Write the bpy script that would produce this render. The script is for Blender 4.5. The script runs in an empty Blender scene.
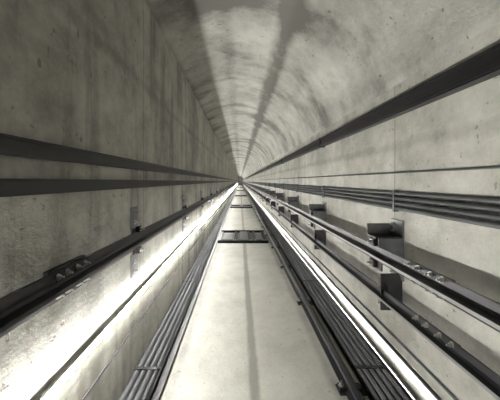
import bpy, bmesh, math, random
from mathutils import Vector
random.seed(4)
H=1.2; XL=-0.66; XR=0.98; Y0=-1.6; Y1=90.0
scene=bpy.context.scene
# ---------------------------------------------------------------- materials
def newmat(n):
    m=bpy.data.materials.new(n); m.use_nodes=True
    nt=m.node_tree; return m,nt,nt.nodes['Principled BSDF']
def steel(n,col,metal=.6,rough=.4,var=.3):
    m,nt,b=newmat(n)
    tc=nt.nodes.new('ShaderNodeTexCoord'); mp=nt.nodes.new('ShaderNodeMapping')
    mp.inputs['Scale'].default_value=(9,2.5,9)
    no=nt.nodes.new('ShaderNodeTexNoise'); no.inputs['Scale'].default_value=1.5; no.inputs['Detail'].default_value=5
    nt.links.new(tc.outputs['Object'],mp.inputs[0]); nt.links.new(mp.outputs[0],no.inputs['Vector'])
    r=nt.nodes.new('ShaderNodeValToRGB')
    r.color_ramp.elements[0].position=.3; r.color_ramp.elements[1].position=.7
    r.color_ramp.elements[0].color=tuple(c*(1-var) for c in col)+(1,)
    r.color_ramp.elements[1].color=tuple(min(1,c*(1+var)) for c in col)+(1,)
    nt.links.new(no.outputs[0],r.inputs[0]); nt.links.new(r.outputs[0],b.inputs['Base Color'])
    b.inputs['Metallic'].default_value=metal; b.inputs['Roughness'].default_value=rough
    return m
M_dark=steel('dark_steel',(.016,.016,.018),.3,.42)
M_rail=steel('rail_steel',(.028,.028,.032),.5,.36)
M_mach=steel('machined_steel',(.30,.30,.30),.7,.36,.15)
M_galv=steel('galvanised',(.15,.155,.16),.5,.42,.25)
M_grey=steel('grey_conduit',(.12,.125,.13),.3,.42,.2)
M_bolt=steel('bolt_zinc',(.45,.45,.43),.8,.35,.2)
M_band=steel('dark_band',(.034,.034,.034),.1,.6,.3)
def lampmat(n,col,s):
    m,nt,b=newmat(n)
    b.inputs['Emission Color'].default_value=col+(1,); b.inputs['Emission Strength'].default_value=s; return m
M_lamp=lampmat('lamp_diffuser',(1,.98,.93),160)
M_fill=lampmat('added_fill_diffuser',(1,.98,.93),110)  # emission of the added fill strip at the right

def concrete(n,base,dark,axis_panel=None,stripes=(),rings=None,blotch=1.0,wobble=.07,streak=None):
    m,nt,b=newmat(n); N=nt.nodes.new; L=nt.links.new
    tc=N('ShaderNodeTexCoord'); sep=N('ShaderNodeSeparateXYZ'); L(tc.outputs['Object'],sep.inputs[0])
    def noise(scale,detail=6,rough=.6,sc=(1,1,1),rot=(0,0,0)):
        mp=N('ShaderNodeMapping'); mp.inputs['Scale'].default_value=sc; mp.inputs['Rotation'].default_value=rot
        no=N('ShaderNodeTexNoise'); no.inputs['Scale'].default_value=scale; no.inputs['Detail'].default_value=detail; no.inputs['Roughness'].default_value=rough
        L(tc.outputs['Object'],mp.inputs[0]); L(mp.outputs[0],no.inputs['Vector']); return no.outputs[0]
    def math_(op,a,bb=None,c=None,clamp=False):
        x=N('ShaderNodeMath'); x.operation=op; x.use_clamp=clamp
        for i,v in enumerate((a,bb,c)):
            if v is None: continue
            if isinstance(v,(int,float)): x.inputs[i].default_value=v
            else: L(v,x.inputs[i])
        return x.outputs[0]
    def rng(v,a,bb,c=0,d=1):
        x=N('ShaderNodeMapRange'); x.interpolation_type='SMOOTHSTEP'
        L(v,x.inputs[0])
        for i,k in enumerate((a,bb,c,d)): x.inputs[i+1].default_value=k
        return x.outputs[0]
    big=rng(noise(1.3,7,.62),.32,.7); mid=rng(noise(6,8,.7,(1,.7,1)),.35,.7); fine=noise(60,4,.7)
    f=math_('MULTIPLY',big,.5*blotch); f=math_('ADD',f,math_('MULTIPLY',mid,.35*blotch))
    f=math_('ADD',f,math_('MULTIPLY',fine,.35))
    pits=rng(noise(22,2,.5),.68,.74); f=math_('ADD',f,math_('MULTIPLY',pits,.45))
    if streak:
        sc,rot,st=streak
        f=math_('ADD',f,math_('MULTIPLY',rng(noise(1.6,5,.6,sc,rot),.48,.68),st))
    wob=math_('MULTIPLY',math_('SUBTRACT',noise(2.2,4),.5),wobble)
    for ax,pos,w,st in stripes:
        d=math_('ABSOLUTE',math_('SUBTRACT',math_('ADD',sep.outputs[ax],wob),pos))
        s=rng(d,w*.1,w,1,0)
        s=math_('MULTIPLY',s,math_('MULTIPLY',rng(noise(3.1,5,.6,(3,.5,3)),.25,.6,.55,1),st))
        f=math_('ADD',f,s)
    if rings:
        per,off,w,st=rings
        y=math_('ADD',math_('ADD',sep.outputs[1],math_('MULTIPLY',wob,3.0)),off)
        fr=math_('ABSOLUTE',math_('SUBTRACT',math_('FRACT',math_('DIVIDE',y,per)),.5))
        s=rng(fr,w*.1/per,w/per,1,0)
        s=math_('MULTIPLY',s,math_('MULTIPLY',rng(noise(2.0,2,.4,(1,.4,1)),.3,.7,.2,1),st))
        f=math_('ADD',f,s)
    joint=None
    if axis_panel:
        per,off=axis_panel
        y=math_('ADD',sep.outputs[1],off)
        fr=math_('ABSOLUTE',math_('SUBTRACT',math_('FRACT',math_('DIVIDE',y,per)),.5))
        joint=rng(fr,.002/per,.008/per,1,0)
        f=math_('ADD',f,math_('MULTIPLY',joint,.5))
    f=math_('MINIMUM',f,1.25)
    mx=N('ShaderNodeMix'); mx.data_type='RGBA'; mx.clamp_factor=True
    mx.inputs[6].default_value=base+(1,); mx.inputs[7].default_value=dark+(1,)
    L(f,mx.inputs[0]); L(mx.outputs[2],b.inputs['Base Color'])
    b.inputs['Roughness'].default_value=.62
    bm=N('ShaderNodeBump'); bm.inputs['Strength'].default_value=.4; bm.inputs['Distance'].default_value=.01
    hgt=math_('SUBTRACT',math_('ADD',mid,math_('MULTIPLY',fine,.5)),pits)
    if joint is not None: hgt=math_('SUBTRACT',hgt,joint)
    L(hgt,bm.inputs['Height']); L(bm.outputs[0],b.inputs['Normal'])
    return m
C_wall=concrete('concrete_wall',(.58,.567,.51),(.20,.193,.168),(1.6,.35),[(2,1.85,.05,.25)],(3.2,.4,.35,.3),streak=((1,4,.35),(.15,0,0),.4))
C_wallR=concrete('concrete_wall_right',(.72,.71,.655),(.30,.293,.26),(3.2,-.3),[(2,1.42,.05,.3)],streak=((1,1.2,.5),(.2,0,0),.3))
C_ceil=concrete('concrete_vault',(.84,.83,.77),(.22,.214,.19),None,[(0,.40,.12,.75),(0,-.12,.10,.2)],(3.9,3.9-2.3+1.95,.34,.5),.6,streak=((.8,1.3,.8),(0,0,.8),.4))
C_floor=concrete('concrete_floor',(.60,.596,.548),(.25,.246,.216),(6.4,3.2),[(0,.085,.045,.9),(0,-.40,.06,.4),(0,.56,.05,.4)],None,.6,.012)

# ---------------------------------------------------------------- mesh helper
class B:
    def __init__(s,name,mats):
        s.name=name; s.mats=mats; s.bm=bmesh.new()
    def box(s,x0,x1,y0,y1,z0,z1,m=0):
        v=[s.bm.verts.new((x,y,z)) for x in (x0,x1) for y in (y0,y1) for z in (z0,z1)]
        for q in ((0,1,3,2),(4,6,7,5),(0,4,5,1),(2,3,7,6),(0,2,6,4),(1,5,7,3)):
            f=s.bm.faces.new([v[i] for i in q]); f.material_index=m
    def prof(s,pts,y0,y1,m=0,smooth=False,alt={}):
        a=[s.bm.verts.new((x,y0,z)) for x,z in pts]; c=[s.bm.verts.new((x,y1,z)) for x,z in pts]
        n=len(pts)
        for i in range(n):
            f=s.bm.faces.new((a[i],a[(i+1)%n],c[(i+1)%n],c[i])); f.material_index=alt.get(i,m); f.smooth=smooth
        for q in (a,list(reversed(c))):
            f=s.bm.faces.new(q); f.material_index=m
    def pipe(s,x,z,r,y0,y1,m=0,n=12):
        s.prof([(x+r*math.cos(2*math.pi*i/n),z+r*math.sin(2*math.pi*i/n)) for i in range(n)],y0,y1,m,True)
    def bolt(s,c,d,r=.012,l=.014,m=0):
        ax={'x':Vector((1,0,0)),'-x':Vector((-1,0,0)),'z':Vector((0,0,1)),'y':Vector((0,-1,0))}[d]
        u=Vector((0,1,0)) if d!='y' else Vector((1,0,0)); w=ax.cross(u); c=Vector(c)
        for rr,l0,l1,n in ((r*1.5,-.001,.003,12),(r,.003,l,6),(r*.5,l,l*1.9,8)):
            a=[s.bm.verts.new(c+ax*l0+(u*math.cos(2*math.pi*i/n)+w*math.sin(2*math.pi*i/n))*rr) for i in range(n)]
            e=[s.bm.verts.new(p.co+ax*(l1-l0)) for p in a]
            for i in range(n):
                f=s.bm.faces.new((a[i],a[(i+1)%n],e[(i+1)%n],e[i])); f.material_index=m
            f=s.bm.faces.new(e); f.material_index=m
            f=s.bm.faces.new(list(reversed(a))); f.material_index=m
    def done(s,parent=None):
        bmesh.ops.recalc_face_normals(s.bm,faces=s.bm.faces)
        me=bpy.data.meshes.new(s.name); s.bm.to_mesh(me); s.bm.free()
        for m in s.mats: me.materials.append(m)
        o=bpy.data.objects.new(s.name,me); scene.collection.objects.link(o)
        if parent: o.parent=parent
        return o
def empty(n):
    e=bpy.data.objects.new(n,None); scene.collection.objects.link(e); return e
def Z(z): return H+z

# ---------------------------------------------------------------- shell
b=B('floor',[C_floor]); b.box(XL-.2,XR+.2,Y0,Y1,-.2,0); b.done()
ZLT=Z(1.257)
b=B('wall_left',[C_wall]); b.box(XL-.2,XL,Y0,Y1,0,ZLT); b.done()
def circ(p,q,r):
    ax,ay=p;bx,by=q;cx,cy=r
    d=2*(ax*(by-cy)+bx*(cy-ay)+cx*(ay-by))
    ux=((ax*ax+ay*ay)*(by-cy)+(bx*bx+by*by)*(cy-ay)+(cx*cx+cy*cy)*(ay-by))/d
    uy=((ax*ax+ay*ay)*(cx-bx)+(bx*bx+by*by)*(ax-cx)+(cx*cx+cy*cy)*(bx-ax))/d
    return ux,uy,math.hypot(ax-ux,ay-uy)
pA=(XL,ZLT); pB=(.25,Z(1.36)); pC=(XR,Z(.60))
ux,uy,R=circ(pA,pB,pC)
a0=math.atan2(pA[1]-uy,pA[0]-ux); a1=math.atan2(pC[1]-uy,pC[0]-ux)
n=40; inner=[(ux+R*math.cos(a0+(a1-a0)*i/n),uy+R*math.sin(a0+(a1-a0)*i/n)) for i in range(n+1)]
outer=[(ux+(R+.2)*math.cos(a0+(a1-a0)*i/n),uy+(R+.2)*math.sin(a0+(a1-a0)*i/n)) for i in range(n+1)]
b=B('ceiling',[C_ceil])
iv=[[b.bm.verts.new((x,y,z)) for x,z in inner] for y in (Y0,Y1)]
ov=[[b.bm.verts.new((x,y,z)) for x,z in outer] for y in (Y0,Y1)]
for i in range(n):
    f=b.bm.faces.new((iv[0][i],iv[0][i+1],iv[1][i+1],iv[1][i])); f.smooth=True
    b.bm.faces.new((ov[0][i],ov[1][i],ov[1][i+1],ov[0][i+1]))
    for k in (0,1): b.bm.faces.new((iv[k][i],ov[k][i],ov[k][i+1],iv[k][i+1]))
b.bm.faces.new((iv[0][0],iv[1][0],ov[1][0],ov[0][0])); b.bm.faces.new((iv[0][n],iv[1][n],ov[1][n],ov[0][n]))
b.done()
b=B('wall_right',[C_wallR]); b.box(XR,XR+.2,Y0,Y1,0,Z(.60)); b.done()
b=B('wall_back',[C_wall]); b.box(XL-.2,XR+.3,Y0-.2,Y0,-.2,2.9); b.done()
b=B('wall_end',[C_wall]); b.box(XL-.2,XR+.3,Y1,Y1+.2,-.2,2.9); b.done()

YS=[.25+1.61*i for i in range(0,55)]
ys,ye=Y0+.02,Y1-.02
# ---------------------------------------------------------------- left wall: flat raised dark bands
for za,zb in ((.072,.128),(-.044,.006)):
    b=B('wall_band',[M_band,M_dark])
    b.box(XL,XL+.012,ys,ye,Z(za),Z(zb))
    b.box(XL,XL+.018,ys,ye,Z(zb)-.008,Z(zb)+.001,1)
    b.done()
# ---------------------------------------------------------------- left guide rail
def trail(b,xb,zc,s,base=.045,blade=.07,m=0):
    t=.007
    P=[(0,-base),(.010,-base),(.014,-.016),(.022,-t),(blade,-t),(blade,t),(.022,t),(.014,.016),(.010,base),(0,base)]
    b.prof([(xb+s*x,zc+z) for x,z in P],ys,ye,m,alt={4:1})
g=empty('guide_rail')
XB=XL+.022
b=B('rail',[M_rail,M_rail]); trail(b,XB,Z(-.362),1,.05,.06); b.done(g)
b=B('rail_brackets',[M_grey,M_bolt,M_dark])
for y in YS:
    b.box(XL,XL+.008,y-.055,y+.055,Z(-.585),Z(-.455)); b.box(XL,XL+.008,y-.055,y+.055,Z(-.295),Z(-.16))
    b.box(XL,XL+.006,y-.012,y+.035,Z(-.46),Z(-.29),2)
    b.box(XL,XB,y-.04,y+.04,Z(-.43),Z(-.29),2)
    for zz in (-.195,-.255,-.50,-.555): b.bolt((XL+.008,y,Z(zz)),'x',.009,.012,1)
    for zz in (-.298,-.426):
        b.box(XB,XB+.022,y-.022,y+.022,Z(zz)-.018,Z(zz)+.018,2)
        b.bolt((XB+.022,y,Z(zz)),'x',.009,.012,1)
b.done(g)
b=B('fishplates',[M_dark,M_bolt])
for y in [1.12+4.83*i for i in range(18)]:
    b.box(XL+.004,XB+.001,y-.12,y+.12,Z(-.42),Z(-.305))
    for k in (-.09,-.035,.035,.09):
        for zz in (-.33,-.394): b.bolt((XB+.012,y+k,Z(zz)),'x',.008,.012,1)
b.done(g)
# ---------------------------------------------------------------- LED strip on left wall
l=empty('added_strip_light')
b=B('lamp_housing',[M_galv])
b.box(XL+.026,XL+.032,-1.0,ye,Z(-.706),Z(-.693))           # back shade added behind the tube to cut glow on the wall
for y in [-.9+1.5*i for i in range(60)]: b.box(XL,XL+.044,y-.02,y+.02,Z(-.712),Z(-.704))
b.done(l)
b=B('lamp_tubes',[M_lamp])
y=-1.0
while y<88:
    b.box(XL+.032,XL+.042,y+.01,y+1.49,Z(-.704),Z(-.694)); y+=1.5
b.done(l)
# ---------------------------------------------------------------- thin wire rope on left
b=B('governor_rope',[M_galv,M_dark])
b.pipe(XL+.07,Z(-.82),.004,ys,ye,1,8)
for y in YS[::3]:
    b.box(XL,XL+.078,y-.008,y+.008,Z(-.832),Z(-.824),1); b.box(XL,XL+.006,y-.02,y+.02,Z(-.86),Z(-.80),1)
b.done()
# ---------------------------------------------------------------- floor conduits left
b=B('conduit_bundle',[M_grey,M_dark])
for i,x in enumerate((-.636,-.596,-.556,-.516)): b.pipe(x,.02,.018,ys,ye,0)
b.box(-.655,-.495,ys,ye,0,.006,1)
b.box(-.49,-.44,ys,ye,0,.02,1); b.box(-.49,-.483,ys,ye,.02,.045,1)
for y in YS: b.box(-.655,-.49,y-.015,y+.015,.036,.041,1)
b.done()
# ---------------------------------------------------------------- floor conduits + rail right
b=B('conduit_bundle',[M_grey,M_dark])
for i,x in enumerate((.730,.769,.808,.847,.886)): b.pipe(x,.03,.017,ys,ye,0)
b.box(.712,.905,ys,ye,0,.012,1)
for y in YS: b.box(.712,.905,y-.015,y+.015,.045,.050,1)
b.done()
l=empty('added_strip_light')  # low right strip, added as an extra light source
b=B('lamp_housing',[M_grey]); b.box(.915,.945,-1.0,ye,0,.010)
b.box(.915,.918,-1.0,ye,.010,.046)                # lip added to hide the fill tube and cut its low light
b.box(.940,.945,-1.0,ye,.010,.022); b.done(l)  # back plate added to keep the fill light off the wall
b=B('lamp_tubes',[M_fill])
y=-1.0
while y<88:
    b.box(.928,.936,y+.01,y+1.49,.010,.015); y+=1.5
b.done(l)
g=empty('counterweight_rail')
b=B('rail',[M_rail,M_rail])
b.prof([(x+.635,z) for x,z in [(-.045,.006),(-.045,.014),(-.012,.018),(-.007,.026),(-.007,.07),(.007,.07),(.007,.026),(.012,.018),(.045,.014),(.045,.006)]],ys,ye,alt={4:1})
b.done(g)
b=B('rail_clips',[M_dark,M_bolt])
y=.5
while y<86:
    b.box(.56,.708,y-.045,y+.045,0,.006)
    b.box(.565,.605,y-.025,y+.025,.006,.028); b.bolt((.58,y,.028),'z',.011,.014,1)
    b.box(.665,.69,y-.025,y+.025,.006,.028)
    y+=1.22
b.done(g)
# ---------------------------------------------------------------- cross frames on the floor
for yc in (6.4,13.9,24.,37.,52.):
    b=B('floor_tie_frame',[M_dark,M_galv,M_bolt])
    x0,x1=-.43,.55
    for yy in (yc-.62,yc+.56): b.box(x0,x1,yy,yy+.07,0,.035); b.box(x0,x1,yy,yy+.012,0,.055)
    for xx in (x0,-.12,-.02,.17,.27,x1-.07): b.box(xx,xx+.06,yc-.56,yc+.56,.0,.03)
    b.box(-.36,-.14,yc-.35,yc+.35,.0,.022,1); b.box(.29,.46,yc-.35,yc+.35,.0,.022,1)
    b.box(.0,.16,yc-.5,yc+.5,.0,.045,1)
    for xx in (-.38,-.09,.2,.30,.5):
        for yy in (yc-.585,yc+.60): b.bolt((xx,yy,.035),'z',.016,.02,2)
    b.done()
# ---------------------------------------------------------------- right wall trunking (upper beam)
b=B('cable_trunking',[M_dark,M_rail])
b.prof([(XR,Z(.40)),(XR-.06,Z(.395)),(XR-.06,Z(.425)),(XR-.05,Z(.43)),(XR-.05,Z(.47)),(XR-.06,Z(.475)),(XR-.06,Z(.49)),(XR,Z(.50))],ys,ye)
b.box(XR-.065,XR-.058,ys,ye,Z(.404),Z(.414),1)
for y in YS[::2]: b.box(XR-.066,XR,y-.02,y+.02,Z(.388),Z(.492))
b.done()
# ---------------------------------------------------------------- right wall cables
b=B('wall_cables',[M_grey,M_dark])
b.pipe(XR-.008,Z(.052),.005,ys,ye,0,8)
for k in range(4): b.pipe(XR-.014,Z(-.075-.031*k),.012,ys,ye,0,10)
for y in YS: b.box(XR-.03,XR,y-.01,y+.01,Z(-.19),Z(-.055),0)
b.pipe(XR-.012,Z(-1.06),.010,ys,ye,1,8); b.pipe(XR-.012,Z(-.98),.007,ys,ye,0,8)
b.done()
# ---------------------------------------------------------------- right double guide rail
g=empty('guide_rail')
b=B('rail_upper',[M_rail,M_mach]); trail(b,XR-.14,Z(-.44),-1,.045,.065); b.done(g)
b=B('rail_lower',[M_rail,M_mach]); trail(b,XR-.10,Z(-.70),-1,.04,.05); b.done(g)
b=B('rail_brackets',[M_galv,M_bolt,M_dark])
for y in YS:
    b.box(XR-.010,XR,y-.07,y+.07,Z(-.60),Z(-.24))
    b.box(XR-.17,XR-.010,y-.07,y+.06,Z(-.345),Z(-.335),2)
    b.box(XR-.17,XR-.010,y+.05,y+.06,Z(-.345),Z(-.27),0)
    b.prof([(XR-.01,Z(-.345)),(XR-.15,Z(-.345)),(XR-.15,Z(-.40)),(XR-.01,Z(-.58))],y-.068,y-.060,0)
    b.box(XR-.14,XR-.128,y-.07,y+.07,Z(-.54),Z(-.335),0)
    b.box(XR-.13,XR,y-.05,y-.04,Z(-.78),Z(-.56),2)
    b.box(XR-.10,XR-.09,y-.05,y+.05,Z(-.77),Z(-.62),0)
    b.box(XR-.09,XR,y-.05,y+.05,Z(-.772),Z(-.762),2)
    for zz in (-.27,-.31,-.53,-.57):
        b.bolt((XR-.010,y+.03,Z(zz)),'-x',.011,.014,1)
    for zz in (-.375,-.505):
        b.box(XR-.165,XR-.14,y-.03,y+.03,Z(zz)-.022,Z(zz)+.022,2)
        b.bolt((XR-.165,y,Z(zz)),'-x',.011,.014,1)
    for zz in (-.645,-.755):
        b.bolt((XR-.10,y,Z(zz)),'-x',.010,.014,1)
b.done(g)
b=B('fishplates',[M_dark,M_bolt])
for y in [1.35+4.83*i for i in range(18)]:
    b.box(XR-.142,XR-.125,y-.16,y+.16,Z(-.48),Z(-.395))
    b.box(XR-.102,XR-.088,y-.14,y+.14,Z(-.735),Z(-.665))
    for k in (-.12,-.045,.045,.12):
        for zz in (-.405,-.475): b.bolt((XR-.150,y+k,Z(zz)),'-x',.009,.013,1)
        b.bolt((XR-.110,y+k,Z(-.672)),'-x',.009,.013,1)
b.done(g)

# ---------------------------------------------------------------- light
w=bpy.data.worlds.new('World'); scene.world=w; w.use_nodes=True
w.node_tree.nodes['Background'].inputs[0].default_value=(.05,.05,.05,1)

cam=bpy.data.cameras.new('camera'); co=bpy.data.objects.new('camera',cam); scene.collection.objects.link(co)
co.location=(0,0,H); co.rotation_euler=(math.radians(90),0,0)
cam.sensor_width=36; cam.lens=21.6; cam.shift_x=.02; cam.shift_y=-.038; cam.clip_start=.02; cam.clip_end=300
scene.camera=co
scene.view_settings.view_transform='Standard'
scene.view_settings.exposure=0.3
